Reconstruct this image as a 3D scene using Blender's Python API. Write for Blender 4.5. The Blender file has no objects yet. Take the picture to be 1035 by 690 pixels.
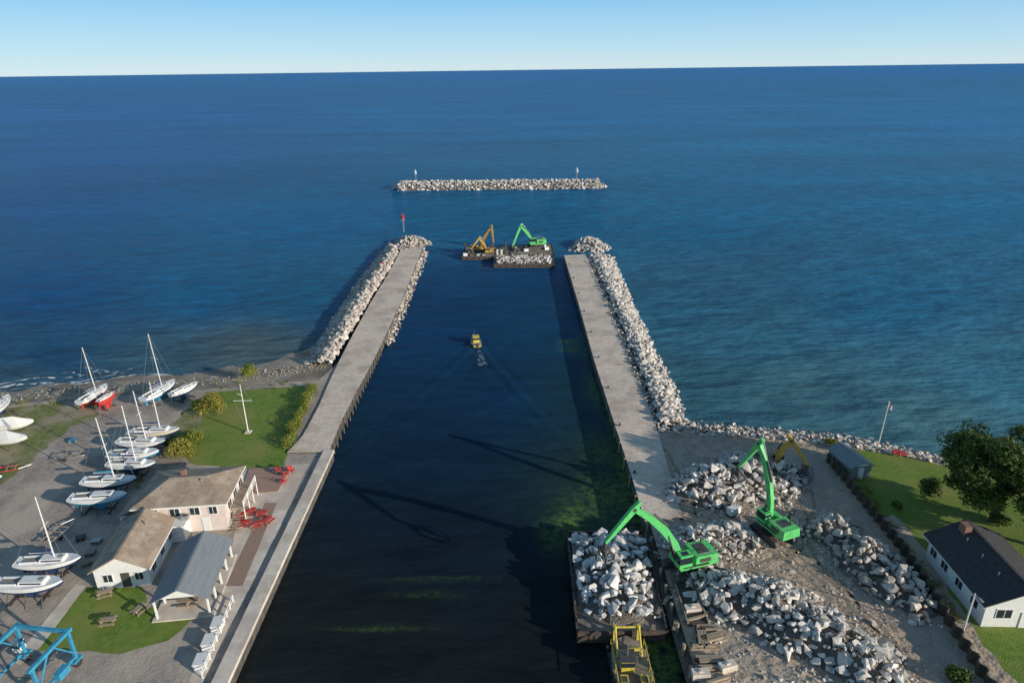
import bpy, bmesh, math, random
import numpy as np
from mathutils import Vector, Matrix
from mathutils.geometry import tessellate_polygon
random.seed(7); rng=np.random.default_rng(7)
scene=bpy.context.scene
scene.view_settings.view_transform='Standard'; scene.view_settings.look='None'; scene.view_settings.exposure=0

# ---------------------------------------------------------------- drone camera
H=60.0; F=690.0; CX,CY=517.5,345.0
pit=math.atan(276.25/F); rho=0.0131
fw=Vector((0,math.cos(pit),-math.sin(pit))); X0=Vector((1,0,0)); U0=X0.cross(fw)
rt=X0*math.cos(rho)-U0*math.sin(rho); up=U0*math.cos(rho)+X0*math.sin(rho)
cam=bpy.data.cameras.new('drone_camera'); co=bpy.data.objects.new('drone_camera',cam)
scene.collection.objects.link(co); scene.camera=co
cam.sensor_width=36; cam.lens=24; cam.clip_start=1; cam.clip_end=200000
m=Matrix((rt,up,-fw)).transposed().to_4x4(); m.translation=Vector((0,0,H)); co.matrix_world=m
# survey: ground coordinate of a surveyed sight line at a given elevation / at a given northing
def ray(u,v): return fw+rt*((u-CX)/F)+up*((CY-v)/F)
def P(u,v,z=1.6):
    d=ray(u,v); t=(z-H)/d.z; return Vector((d.x*t,d.y*t,z))
def WY(u,v,Y):
    d=ray(u,v); t=Y/d.y; return Vector((d.x*t,Y,H+d.z*t))

# ---------------------------------------------------------------- light
AZ=math.atan2(.85,-.527); EL=math.radians(15.5)
w=bpy.data.worlds.new('World'); scene.world=w; w.use_nodes=True
nt=w.node_tree; bg=nt.nodes['Background']
sk=nt.nodes.new('ShaderNodeTexSky'); sk.sky_type='NISHITA'; sk.sun_disc=False
sk.sun_elevation=EL; sk.sun_rotation=AZ; sk.altitude=50; sk.air_density=1.0; sk.dust_density=0.3; sk.ozone_density=3.0
# clear autumn air: blend the physical sky with a clean blue elevation gradient (world direction)
tcw=nt.nodes.new('ShaderNodeTexCoord'); sx=nt.nodes.new('ShaderNodeSeparateXYZ'); nt.links.new(tcw.outputs['Generated'],sx.inputs[0])
rw=nt.nodes.new('ShaderNodeValToRGB'); cr=rw.color_ramp
stops=[(0,(.64,.82,.89)),(.025,(.48,.75,.92)),(.085,(.24,.57,.90)),(.25,(.13,.29,.47)),(1,(.09,.15,.23))]
cr.elements[0].position=0; cr.elements[0].color=(*stops[0][1],1); cr.elements[1].position=1; cr.elements[1].color=(*stops[-1][1],1)
for p_,c_ in stops[1:-1]: e=cr.elements.new(p_); e.color=(*c_,1)
nt.links.new(sx.outputs[2],rw.inputs[0])
scl=nt.nodes.new('ShaderNodeVectorMath'); scl.operation='SCALE'; scl.inputs['Scale'].default_value=1/.14; nt.links.new(rw.outputs[0],scl.inputs[0])
mxw=nt.nodes.new('ShaderNodeMix'); mxw.data_type='RGBA'; mxw.inputs[0].default_value=.88; nt.links.new(sk.outputs[0],mxw.inputs[6]); nt.links.new(scl.outputs[0],mxw.inputs[7])
nt.links.new(mxw.outputs[2],bg.inputs[0]); bg.inputs[1].default_value=0.14
sd=bpy.data.lights.new('sun','SUN'); sd.energy=5; sd.angle=math.radians(.5); sd.color=(1,.90,.75)
so=bpy.data.objects.new('sun',sd); scene.collection.objects.link(so)
sv=Vector((math.sin(AZ)*math.cos(EL),math.cos(AZ)*math.cos(EL),math.sin(EL)))
so.rotation_euler=sv.to_track_quat('Z','Y').to_euler(); so.location=(100,-60,80)

# ---------------------------------------------------------------- materials
MATS={}
def M(name,c1,c2=None,scale=1.0,rough=.8,bump=0,bs=None,metal=0,island=0,c3=None,s3=.08,lo=.38,hi=.62,w3=(.45,.6),stretch=None,bd=.1):
    if name in MATS: return MATS[name]
    mt=bpy.data.materials.new(name); mt.use_nodes=True; t=mt.node_tree; N=t.nodes; L=t.links
    p=N['Principled BSDF']; p.inputs['Roughness'].default_value=rough; p.inputs['Metallic'].default_value=metal
    tc=N.new('ShaderNodeTexCoord'); src=tc.outputs['Object']
    if stretch:
        mp=N.new('ShaderNodeMapping'); mp.inputs['Scale'].default_value=stretch; L.new(src,mp.inputs[0]); src=mp.outputs[0]
    if c2 is None: c2=tuple(x*.82 for x in c1)
    n=N.new('ShaderNodeTexNoise'); n.inputs['Scale'].default_value=scale; n.inputs['Detail'].default_value=7; n.inputs['Roughness'].default_value=.65
    L.new(src,n.inputs['Vector'])
    r=N.new('ShaderNodeValToRGB'); r.color_ramp.elements[0].position=lo; r.color_ramp.elements[1].position=hi
    r.color_ramp.elements[0].color=(*c1,1); r.color_ramp.elements[1].color=(*c2,1); L.new(n.outputs[0],r.inputs[0]); col=r.outputs[0]
    if c3:
        n3=N.new('ShaderNodeTexNoise'); n3.inputs['Scale'].default_value=s3; n3.inputs['Detail'].default_value=6; n3.inputs['Roughness'].default_value=.65; L.new(src,n3.inputs['Vector'])
        r3=N.new('ShaderNodeMapRange'); r3.inputs[1].default_value=w3[0]; r3.inputs[2].default_value=w3[1]; L.new(n3.outputs[0],r3.inputs[0])
        mx=N.new('ShaderNodeMix'); mx.data_type='RGBA'; L.new(r3.outputs[0],mx.inputs[0]); L.new(col,mx.inputs[6]); mx.inputs[7].default_value=(*c3,1); col=mx.outputs[2]
    if island:
        g=N.new('ShaderNodeNewGeometry'); mr=N.new('ShaderNodeMapRange'); mr.inputs[3].default_value=1-island; mr.inputs[4].default_value=1+island
        L.new(g.outputs['Random Per Island'],mr.inputs[0]); hs=N.new('ShaderNodeHueSaturation'); L.new(mr.outputs[0],hs.inputs['Value']); L.new(col,hs.inputs['Color']); col=hs.outputs[0]
    L.new(col,p.inputs['Base Color'])
    if bump:
        nb=N.new('ShaderNodeTexNoise'); nb.inputs['Scale'].default_value=bs or scale*3; nb.inputs['Detail'].default_value=5; L.new(src,nb.inputs['Vector'])
        b=N.new('ShaderNodeBump'); b.inputs['Strength'].default_value=bump; b.inputs['Distance'].default_value=bd; L.new(nb.outputs[0],b.inputs['Height']); L.new(b.outputs[0],p.inputs['Normal'])
    MATS[name]=mt; return mt
def leafM(name,c1,c2,isl=.45):
    mt=M(name,c1,c2,scale=.5,rough=.7,island=isl)
    t=mt.node_tree; p=t.nodes['Principled BSDF']; tr=t.nodes.new('ShaderNodeBsdfTranslucent'); mx=t.nodes.new('ShaderNodeMixShader'); mx.inputs[0].default_value=.3
    src=p.inputs['Base Color'].links[0].from_socket; t.links.new(src,tr.inputs[0])
    out=t.nodes['Material Output']; t.links.new(p.outputs[0],mx.inputs[1]); t.links.new(tr.outputs[0],mx.inputs[2]); t.links.new(mx.outputs[0],out.inputs[0]); return mt

white=M('white_gelcoat',(.8,.8,.8),(.7,.7,.69),scale=2,rough=.35)
wpaint=M('white_siding',(.80,.79,.76),(.72,.71,.69),scale=3,rough=.7)
black=M('black_rubber',(.02,.02,.02),(.04,.04,.04),scale=4,rough=.7)
glass=M('window_glass',(.02,.03,.04),(.03,.04,.05),scale=2,rough=.1)
steel=M('galvanised_steel',(.5,.5,.5),(.4,.4,.4),scale=4,rough=.4,metal=.6)
alu=M('mast_alloy',(.75,.75,.75),(.65,.65,.65),scale=3,rough=.4)
green=M('machine_green_paint',(.13,.66,.18),(.1,.5,.15),scale=3,rough=.45,c3=(.12,.32,.14),s3=1.2,w3=(.52,.72))
yel=M('machine_yellow_paint',(.62,.38,.06),(.48,.28,.05),scale=3,rough=.5,c3=(.2,.13,.06),s3=1.5,w3=(.5,.7))
byel=M('bright_yellow_paint',(.72,.58,.08),(.55,.43,.07),scale=3,rough=.5,c3=(.25,.18,.07),s3=1.5,w3=(.55,.7))
dk=M('dark_machinery',(.05,.05,.05),(.1,.09,.08),scale=3,rough=.6)
red=M('red_paint',(.6,.05,.04),(.45,.04,.03),scale=2,rough=.5)
blue=M('blue_paint',(.05,.32,.5),(.04,.23,.38),scale=2,rough=.4)
navy=M('navy_bottom_paint',(.02,.05,.15),(.02,.04,.1),scale=2,rough=.6)
rust=M('rusted_steel',(.12,.08,.06),(.06,.05,.045),scale=1.5,rough=.8)
wood=M('weathered_timber',(.42,.33,.24),(.28,.22,.16),scale=3,rough=.9,stretch=(.3,3,1))
shingle=M('brown_shingle_roof',(.38,.29,.215),(.27,.205,.155),scale=2.5,rough=.9,c3=(.44,.35,.265),s3=.5,bump=.5,bs=8)
dshingle=M('dark_shingle_roof',(.035,.035,.04),(.06,.058,.06),scale=2.5,rough=.9,bump=.5,bs=8)
metalroof=M('grey_metal_roof',(.25,.27,.29),(.20,.22,.24),scale=.8,rough=.6,stretch=(5,.4,1))
conc=M('pier_concrete',(.76,.63,.52),(.60,.495,.41),scale=1.1,rough=.9,c3=(.47,.38,.31),s3=.2,w3=(.46,.64),bump=.5,bs=3)
conc2=M('light_concrete',(.76,.67,.57),(.62,.54,.46),scale=.8,rough=.9,c3=(.53,.45,.38),s3=.25)
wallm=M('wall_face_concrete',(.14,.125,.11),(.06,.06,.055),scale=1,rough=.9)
stone=M('quarry_stone',(.66,.61,.56),(.43,.40,.365),scale=1.6,rough=.85,island=.3,bump=.7,bs=4)
stone2=M('armour_stone',(.62,.55,.485),(.41,.36,.315),scale=1.4,rough=.85,island=.34,bump=.7,bs=4)
core=M('rock_core',(.26,.23,.2),(.14,.12,.105),scale=2.5,rough=.95,bump=1,bs=4,bd=.4)
yardL=M('boatyard_gravel',(.36,.305,.26),(.24,.21,.185),scale=1.3,rough=.95,c3=(.48,.40,.33),s3=.09,bump=.6,bs=3)
yardR=M('worksite_dirt',(.50,.39,.295),(.32,.255,.195),scale=.8,rough=.95,c3=(.37,.32,.275),s3=.12,bump=1,bs=.9,bd=.45)
grass=M('lawn_grass',(.17,.25,.03),(.10,.175,.02),scale=1.6,rough=.95,c3=(.24,.25,.06),s3=.13,bump=.8,bs=6,w3=(.45,.7))
rough_grass=M('rough_grass',(.21,.23,.07),(.13,.16,.045),scale=1.2,rough=.95,c3=(.34,.28,.19),s3=.2,bump=.8,bs=5)
sand=M('beach_sand',(.48,.39,.29),(.33,.265,.20),scale=1.5,rough=.9,c3=(.24,.19,.145),s3=.12,bump=.8,bs=3)
leafg=leafM('green_leaves',(.08,.12,.02),(.12,.16,.03))
leafy=leafM('autumn_leaves',(.36,.30,.05),(.25,.26,.05))
bark=M('bark',(.12,.09,.07),(.07,.055,.04),scale=4,rough=.95)

# ---------------------------------------------------------------- mesh tools
def mesh_obj(name,verts,faces,mats,midx=None,smooth=False,parent=None):
    me=bpy.data.meshes.new(name); me.from_pydata([tuple(v) for v in verts],[],[tuple(f) for f in faces])
    for mt in mats: me.materials.append(mt)
    if midx is not None: me.polygons.foreach_set('material_index',midx)
    if smooth: me.polygons.foreach_set('use_smooth',[True]*len(faces))
    me.update(); o=bpy.data.objects.new(name,me); scene.collection.objects.link(o)
    if parent: o.parent=parent
    return o
class G:
    def __init__(s,name,loc=(0,0,0),rot=0):
        s.name=name; s.loc=Vector(loc); s.rot=rot; s.p={}
    def add(s,part,mat,vs,fs):
        d=s.p.setdefault(part,dict(v=[],f=[],m=[],mats=[]))
        if mat not in d['mats']: d['mats'].append(mat)
        k=d['mats'].index(mat); o=len(d['v']); d['v']+= [tuple(v) for v in vs]; d['f']+=[tuple(i+o for i in f) for f in fs]; d['m']+=[k]*len(fs)
    def box(s,part,mat,c,sz,rz=0,ry=0,rx=0,taper=1):
        x,y,z=sz[0]/2,sz[1]/2,sz[2]/2; R=Matrix.Rotation(rz,3,'Z')@Matrix.Rotation(ry,3,'Y')@Matrix.Rotation(rx,3,'X'); c=Vector(c)
        vs=[c+R@Vector((a*x*(taper if q>0 else 1),b*y*(taper if q>0 else 1),q*z)) for q in(-1,1) for a,b in((-1,-1),(1,-1),(1,1),(-1,1))]
        s.add(part,mat,vs,[(3,2,1,0),(4,5,6,7),(0,1,5,4),(1,2,6,5),(2,3,7,6),(3,0,4,7)])
    def cyl(s,part,mat,a,b,r1,r2=None,n=8):
        a=Vector(a);b=Vector(b); r2=r1 if r2 is None else r2; d=(b-a).normalized(); u=d.orthogonal().normalized(); q=d.cross(u)
        vs=[]
        for c,r in((a,r1),(b,r2)):
            for i in range(n):
                t=2*math.pi*i/n; vs.append(c+u*(math.cos(t)*r)+q*(math.sin(t)*r))
        fs=[(i,(i+1)%n,n+(i+1)%n,n+i) for i in range(n)]+[tuple(range(n-1,-1,-1)),tuple(range(n,2*n))]
        s.add(part,mat,vs,fs)
    def extr(s,part,mat,pts,y0,y1):
        n=len(pts); vs=[(a,y0,b) for a,b in pts]+[(a,y1,b) for a,b in pts]
        fs=[(i,(i+1)%n,n+(i+1)%n,n+i) for i in range(n)]+[tuple(range(n-1,-1,-1)),tuple(range(n,2*n))]
        s.add(part,mat,vs,fs)
    def beam(s,part,mat,pts,hs,wd,y=0):
        n=len(pts); top=[];bot=[]
        for i in range(n):
            a=Vector(pts[max(i-1,0)]);b=Vector(pts[min(i+1,n-1)]); d=(b-a).normalized(); nn=Vector((-d.y,d.x)); c=Vector(pts[i])
            top.append(c+nn*hs[i]); bot.append(c-nn*hs[i])
        for i in range(n-1):
            s.extr(part,mat,[bot[i],bot[i+1],top[i+1],top[i]],y-wd/2,y+wd/2)
    def build(s,single=False):
        if single or len(s.p)==1:
            V=[];Fc=[];Mi=[];mats=[]
            for d in s.p.values():
                o=len(V);V+=d['v'];Fc+=[tuple(i+o for i in f) for f in d['f']]
                mp=[]
                for mt in d['mats']:
                    if mt not in mats:mats.append(mt)
                    mp.append(mats.index(mt))
                Mi+=[mp[k] for k in d['m']]
            o=mesh_obj(s.name,V,Fc,mats,Mi); o.location=s.loc;o.rotation_euler[2]=s.rot; return o
        e=bpy.data.objects.new(s.name,None); scene.collection.objects.link(e); e.location=s.loc;e.rotation_euler[2]=s.rot; e.empty_display_size=1
        for k,d in s.p.items(): mesh_obj(k,d['v'],d['f'],d['mats'],d['m'],parent=e)
        return e
def jitter(poly,step=1.5,amp=.25):
    out=[];n=len(poly)
    for i in range(n):
        a=poly[i];b=poly[(i+1)%n];k=max(1,int((b-a).length/step))
        for j in range(k):
            q=a.lerp(b,j/k); out.append(Vector((q.x+random.uniform(-amp,amp),q.y+random.uniform(-amp,amp),q.z)))
    return out
def sheet(name,poly,z,mat,jit=0,depth=0,sidemat=None,step=1.5):
    poly=[Vector((p[0],p[1],z)) for p in poly]
    if jit: poly=jitter(poly,step,jit)
    tris=tessellate_polygon([poly]); V=list(poly); Fc=[];mi=[]
    for t in tris:
        a,b,c=[poly[i] for i in t]
        if (b-a).cross(c-a).z<0: t=(t[0],t[2],t[1])
        Fc.append(tuple(t));mi.append(0)
    mats=[mat]
    if depth:
        n=len(poly);V+=[p-Vector((0,0,depth)) for p in poly]; mats.append(sidemat or mat)
        for i in range(n): Fc.append((i,(i+1)%n,n+(i+1)%n,n+i));mi.append(1)
    return mesh_obj(name,V,Fc,mats,mi)
def PX(l,z=1.6): return [P(u,v,z) for u,v in l]

# ---------------------------------------------------------------- water
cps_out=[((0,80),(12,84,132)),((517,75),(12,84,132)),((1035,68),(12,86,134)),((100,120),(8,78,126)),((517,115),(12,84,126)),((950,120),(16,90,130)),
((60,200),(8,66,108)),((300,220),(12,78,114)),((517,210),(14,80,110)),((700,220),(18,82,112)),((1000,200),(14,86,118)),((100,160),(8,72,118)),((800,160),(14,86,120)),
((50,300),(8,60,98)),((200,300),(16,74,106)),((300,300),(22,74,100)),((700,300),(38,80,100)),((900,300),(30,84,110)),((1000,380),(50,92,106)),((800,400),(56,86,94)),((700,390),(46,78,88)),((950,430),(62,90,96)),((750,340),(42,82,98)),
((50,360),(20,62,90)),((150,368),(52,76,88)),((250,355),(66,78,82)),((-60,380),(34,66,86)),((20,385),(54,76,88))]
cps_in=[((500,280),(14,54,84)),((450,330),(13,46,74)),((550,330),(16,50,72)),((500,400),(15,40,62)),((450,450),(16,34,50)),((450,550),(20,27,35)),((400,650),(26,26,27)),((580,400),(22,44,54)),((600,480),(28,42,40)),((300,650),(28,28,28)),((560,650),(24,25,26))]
def s2l(c): 
    c=np.array(c)/255.; return np.where(c<.04045,c/12.92,((c+.055)/1.055)**2.4)
def key(x,y): return np.array([2.2*x/(y+40), 1.6*np.log(np.maximum(y,5)+30)])
def grid1(lo,hi,step,ext,sgn_lo=True):
    a=list(np.arange(lo,hi+step,step)); s=step;x=a[-1]
    while x<ext: s*=1.22;x+=s;a.append(x)
    if sgn_lo:
        s=step;x=a[0];b=[]
        while x>-ext: s*=1.22;x-=s;b.append(x)
        a=b[::-1]+a
    return np.array(a)
gx=grid1(-60,60,.6,90000); gy=np.concatenate([[-300,-150,-60,-10,10,20,28],grid1(34,245,.6,90000,False)])
XX,YY=np.meshgrid(gx,gy); n=XX.size; x=XX.ravel();y=YY.ravel()
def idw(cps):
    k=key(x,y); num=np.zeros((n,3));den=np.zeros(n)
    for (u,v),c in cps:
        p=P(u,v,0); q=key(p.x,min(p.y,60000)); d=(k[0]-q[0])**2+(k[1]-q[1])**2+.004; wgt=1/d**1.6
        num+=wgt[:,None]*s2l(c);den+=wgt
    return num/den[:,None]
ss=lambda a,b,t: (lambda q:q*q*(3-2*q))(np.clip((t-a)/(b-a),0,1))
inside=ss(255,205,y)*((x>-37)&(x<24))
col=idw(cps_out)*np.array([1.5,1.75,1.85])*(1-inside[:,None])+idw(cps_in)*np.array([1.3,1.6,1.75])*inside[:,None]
alg=np.zeros(n)
for u,v,rx,ry,s in [(632,470,1.6,9,1),(640,500,2.2,7,1),(622,430,1.3,12,.9),(575,345,2.0,1.6,.9),(577,352,2,2.5,.8),(615,500,4,5,.7),(575,528,2.4,2.4,1),(582,520,3,4,.6),(610,455,3,6,.5),(660,560,2,20,.9),(600,395,1.5,8,.6),(590,350,1.3,9,.5),(445,585,7,.35,.3),(380,635,5,.35,.35),(430,600,4,.6,.2),(655,660,3,6,.9),(560,540,2,4,.5),(600,515,5,6,.45)]:
    p=P(u,v,0); alg=np.maximum(alg,s*np.exp(-((x-p.x)/rx)**2-((y-p.y)/ry)**2))
bp=P(481,346,0); dx=x-bp.x; dy=bp.y-y; z=np.zeros(n)
Lm=(dy>-3)&(dy<75)
for sg in(-1,1):
    off=(sg*dx-dy*.33*(1+.003*dy)); z+=Lm*.13*np.cos(off*1.9)*np.exp(-(off/3.0)**2)*np.exp(-dy/38.)*ss(-3,3,dy)
inV=np.exp(-(dx/(1.0+np.abs(dy)*.25))**2); z+=Lm*.09*np.cos(dy*1.6+dx*dx*.02)*inV*np.exp(-dy/30.)*ss(-2,3,dy)
ix=np.arange(len(gx)-1);iy=np.arange(len(gy)-1);I,J=np.meshgrid(ix,iy); a=(J*len(gx)+I).ravel(); 
quads=np.stack([a,a+1,a+1+len(gx),a+len(gx)],1)
me=bpy.data.meshes.new('lake_water'); me.from_pydata(np.stack([x,y,z],1).tolist(),[],quads.tolist())
me.polygons.foreach_set('use_smooth',[True]*len(quads))
ca=me.color_attributes.new('wcol','FLOAT_COLOR','POINT'); ca.data.foreach_set('color',np.concatenate([col,alg[:,None]],1).astype('f').ravel())
aa=me.attributes.new('algae','FLOAT','POINT'); aa.data.foreach_set('value',alg.astype('f'))
calm=me.attributes.new('calm','FLOAT','POINT'); calm.data.foreach_set('value',(1-inside*.75).astype('f'))
lake=bpy.data.objects.new('lake_water',me); scene.collection.objects.link(lake)
mt=bpy.data.materials.new('water'); mt.use_nodes=True; T=mt.node_tree; N=T.nodes; L=T.links; N.remove(N['Principled BSDF'])
tc=N.new('ShaderNodeTexCoord'); at=N.new('ShaderNodeAttribute'); at.attribute_name='wcol'; al=N.new('ShaderNodeAttribute'); al.attribute_name='algae'; cl=N.new('ShaderNodeAttribute'); cl.attribute_name='calm'
def noise(sc,det,st=(1,1,1),rot=0,ro=.6):
    mp=N.new('ShaderNodeMapping'); mp.inputs['Scale'].default_value=st; mp.inputs['Rotation'].default_value=(0,0,rot); L.new(tc.outputs['Object'],mp.inputs[0])
    q=N.new('ShaderNodeTexNoise'); q.inputs['Scale'].default_value=sc; q.inputs['Detail'].default_value=det; q.inputs['Roughness'].default_value=ro; L.new(mp.outputs[0],q.inputs['Vector']); return q.outputs[0]
def mr(src,a,b,c,d):
    q=N.new('ShaderNodeMapRange'); q.inputs[1].default_value=a;q.inputs[2].default_value=b;q.inputs[3].default_value=c;q.inputs[4].default_value=d; L.new(src,q.inputs[0]); return q.outputs[0]
def mul(s1,s2,op='MULTIPLY'):
    q=N.new('ShaderNodeMath'); q.operation=op
    for i,s in enumerate((s1,s2)):
        if isinstance(s,(int,float)): q.inputs[i].default_value=s
        else: L.new(s,q.inputs[i])
    return q.outputs[0]
v1=mr(noise(.012,5,(.35,1,1),.2),.3,.7,.80,1.20); v2=mr(noise(.16,7,(.55,1.6,1),.35,.75),.3,.7,.70,1.32)
vv=mul(v1,v2)
cm=N.new('ShaderNodeVectorMath'); cm.operation='SCALE'; L.new(at.outputs['Color'],cm.inputs[0]); L.new(vv,cm.inputs['Scale'])
an=mr(noise(.9,8,(1,1,1),0,.75),.40,.60,0,1.5); am=N.new('ShaderNodeMath'); am.operation='MULTIPLY'; am.use_clamp=True; L.new(an,am.inputs[0]); L.new(al.outputs['Fac'],am.inputs[1])
mx=N.new('ShaderNodeMix'); mx.data_type='RGBA'; L.new(am.outputs[0],mx.inputs[0]); L.new(cm.outputs[0],mx.inputs[6]); mx.inputs[7].default_value=(.10,.18,.04,1)
h1=noise(.28,6,(.45,1.5,1),.4,.62); h2=noise(.09,3,(.5,1.3,1),.5); h=mul(mul(mul(h2,2.4),h1,'ADD'),cl.outputs['Fac'])
b1=N.new('ShaderNodeBump'); b1.inputs['Strength'].default_value=1.0; b1.inputs['Distance'].default_value=1.2; L.new(h,b1.inputs['Height'])
df=N.new('ShaderNodeBsdfDiffuse'); L.new(mx.outputs[2],df.inputs[0]); L.new(b1.outputs[0],df.inputs['Normal'])
gl=N.new('ShaderNodeBsdfGlossy'); gl.inputs['Roughness'].default_value=.12; gl.inputs[0].default_value=(1,1,1,1); L.new(b1.outputs[0],gl.inputs['Normal'])
fr=N.new('ShaderNodeFresnel'); fr.inputs[0].default_value=1.33
ff=mr(fr.outputs[0],0,.5,.0,.13)
ms=N.new('ShaderNodeMixShader'); L.new(ff,ms.inputs[0]); L.new(df.outputs[0],ms.inputs[1]); L.new(gl.outputs[0],ms.inputs[2]); L.new(ms.outputs[0],N['Material Output'].inputs[0])
me.materials.append(mt)

# ---------------------------------------------------------------- land
shoreTopL=PX([(-600,470),(-100,425),(0,410),(60,404),(120,400),(200,394),(260,388),(322,384),(336,372)],1.6)
WL=-31.2; 
left=[Vector((-900,-300,0)),Vector((-900,80,0))]+shoreTopL[0:]+[P(345,362),P(372,372),Vector((WL,97,0)),Vector((WL,-300,0))]
sheet('boatyard_ground',left,1.6,yardL,depth=4,sidemat=wallm)
top=shoreTopL; sh=PX([(-600,440),(-100,408),(0,396),(60,389),(120,382),(200,377),(260,369),(318,352),(334,350)],0.0)
V=[];Fc=[];K=len(top)
def resample(pl,k):
    d=[0]
    for i in range(1,len(pl)): d.append(d[-1]+(pl[i]-pl[i-1]).length)
    out=[];
    for j in range(k):
        s=d[-1]*j/(k-1); i=0
        while i<len(pl)-2 and d[i+1]<s: i+=1
        t=(s-d[i])/max(1e-6,d[i+1]-d[i]); out.append(pl[i].lerp(pl[i+1],t))
    return out
tr=[];sr=[]
for i in range(K-1):
    for j in range(14): tr.append(top[i].lerp(top[i+1],j/14)); sr.append(sh[i].lerp(sh[i+1],j/14))
tr.append(top[-1]);sr.append(sh[-1])
for i,(a,b) in enumerate(zip(tr,sr)):
    wob=.7*math.sin(i*.35)+.4*math.sin(i*.9+1)
    d=(b-a).normalized()
    for k,t in enumerate((0,.3,.65,1,1.5)):
        q=a.lerp(b,t)+d*wob*(t>.2)*t; q.z=[1.595,1.1,.55,.04,-.8][k]+random.uniform(-.05,.05)*(0<k<3); V.append(q)
for i in range(len(tr)-1):
    for k in range(4): Fc.append((i*5+k,i*5+k+1,i*5+5+k+1,i*5+5+k))
mesh_obj('beach',V,Fc,[sand],smooth=True)
foamM=M('surf_foam',(.8,.82,.82),(.7,.72,.72),scale=1,rough=.9)
t=foamM.node_tree; p=t.nodes['Principled BSDF']; nz=t.nodes.new('ShaderNodeTexNoise'); nz.inputs['Scale'].default_value=.8; nz.inputs['Detail'].default_value=6
tcc=t.nodes.new('ShaderNodeTexCoord'); t.links.new(tcc.outputs['Object'],nz.inputs['Vector']); r=t.nodes.new('ShaderNodeMapRange'); r.inputs[1].default_value=.43;r.inputs[2].default_value=.55; t.links.new(nz.outputs[0],r.inputs[0]); t.links.new(r.outputs[0],p.inputs['Alpha'])
V=[];Fc=[]
for line,wd in (([(-120,405),(0,392),(60,386.5),(90,383.5),(130,377.5)],1.6),([(0,396),(60,388.5),(130,381),(200,376),(250,369)],.9),([(-60,393),(20,385),(70,380),(110,378)],.8),([(60,378),(100,376),(135,374)],.9)):
    r=resample(PX(line,.06),60); o=len(V)
    for i,q in enumerate(r):
        e=wd*math.sin(math.pi*i/59)*(.6+.5*math.sin(i*.7)); V+=[q+Vector((0,.8*math.sin(i*.25)-e*.5,.06)),q+Vector((0,.8*math.sin(i*.25)+e*.5,.06))]
    Fc+=[(o+2*i,o+2*i+2,o+2*i+3,o+2*i+1) for i in range(59)]
mesh_obj('surf_foam',V,Fc,[foamM])
sheet('north_lawn',PX([(208,396),(250,394),(320,389),(312,408),(298,440),(287,471),(240,474),(190,468),(182,452),(205,430)]),1.62,grass,jit=.25)
sheet('shore_grass',PX([(-60,418),(0,412),(60,408),(95,408),(100,420),(70,432),(50,448),(30,470),(0,492),(-60,520)]),1.62,rough_grass,jit=.6)
sheet('shore_grass_strip',PX([(170,430),(205,400),(212,430),(185,452),(170,446)]),1.615,rough_grass,jit=.5)
sheet('south_lawn',PX([(86,594),(145,592),(150,612),(205,618),(172,646),(120,660),(60,657),(36,656)]),1.62,grass,jit=.25)
sheet('footpath',PX([(76,590),(87,592),(40,655),(20,672),(12,668)]),1.625,conc2,jit=.03)
sheet('patio',PX([(249,474),(312,468),(282,535),(250,600),(228,640),(205,690),(190,690),(212,640),(216,612),(236,545),(240,515),(232,500)]),1.615,conc2)
sheet('wooden_deck',PX([(252,474),(296,471),(281,497),(243,500)]),1.75,M('red_deck_boards',(.42,.27,.21),(.32,.2,.16),scale=1,rough=.85,stretch=(.3,6,1)),depth=.14,sidemat=wood)
sheet('brick_path',PX([(268,508),(280,508),(245,592),(228,592)]),1.63,M('brick_paving',(.36,.25,.2),(.28,.19,.15),scale=3,rough=.9))
g=G('quay_wall'); 
for i in range(17):
    y0=42+i*3.3; g.box('cap',conc2,(WL+.75,y0+1.65,1.72+random.uniform(-.015,.015)),(1.7,3.27,.5))
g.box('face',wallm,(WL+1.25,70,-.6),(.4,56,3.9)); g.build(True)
lp_l=[(405,253),(392,277),(376,303),(362,328),(349,352),(336,378),(322,410),(306,440),(290,457)]
lp_r=[(428,249),(420,268),(410,294),(400,316),(388,342),(376,367),(360,395),(345,425),(332,456)]
def pier(name,l,r,z):
    a=PX(l,z);b=PX(r,z); aa=resample(a,26); bb=resample(b,26); g=G(name)
    for i in range(25):
        q=[aa[i],aa[i+1],bb[i+1],bb[i]]; c=sum(q,Vector())/4; dz=random.uniform(-.02,.02)
        vs=[c+(v-c)*.992+Vector((0,0,dz)) for v in q]; lo=[Vector((v.x,v.y,z-.6)) for v in vs]
        g.add('slabs',conc,vs+lo,[(0,1,2,3),(0,4,5,1),(1,5,6,2),(2,6,7,3),(3,7,4,0)])
    pl=aa+bb[::-1]; nn=len(pl)
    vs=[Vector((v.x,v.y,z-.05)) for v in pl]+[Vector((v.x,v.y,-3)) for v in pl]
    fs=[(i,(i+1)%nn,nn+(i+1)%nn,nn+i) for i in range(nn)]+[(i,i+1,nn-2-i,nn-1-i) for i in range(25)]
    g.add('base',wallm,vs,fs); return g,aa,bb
g,la,lb=pier('west_pier',lp_l,lp_r,1.85); g.build(True)
rp_l=[(570,258),(585,308),(600,363),(620,425),(638,480),(652,527)]
rp_r=[(592,257),(608,293),(624,330),(645,385),(664,432),(690,522)]
g,ra,rb=pier('east_pier',rp_l,rp_r,1.9)
for i in range(9): g.box('mooring_bollards',dk,(18.6,90+i*15,2.1),(.35,.35,.45))
for i in range(28): g.cyl('fender_piles',wood,(17.7,84+i*5.1,-1),(17.75,84+i*5.1,1.95),.16,n=6)
g.build(True)
g=G('pier_fender_piles')
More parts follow.
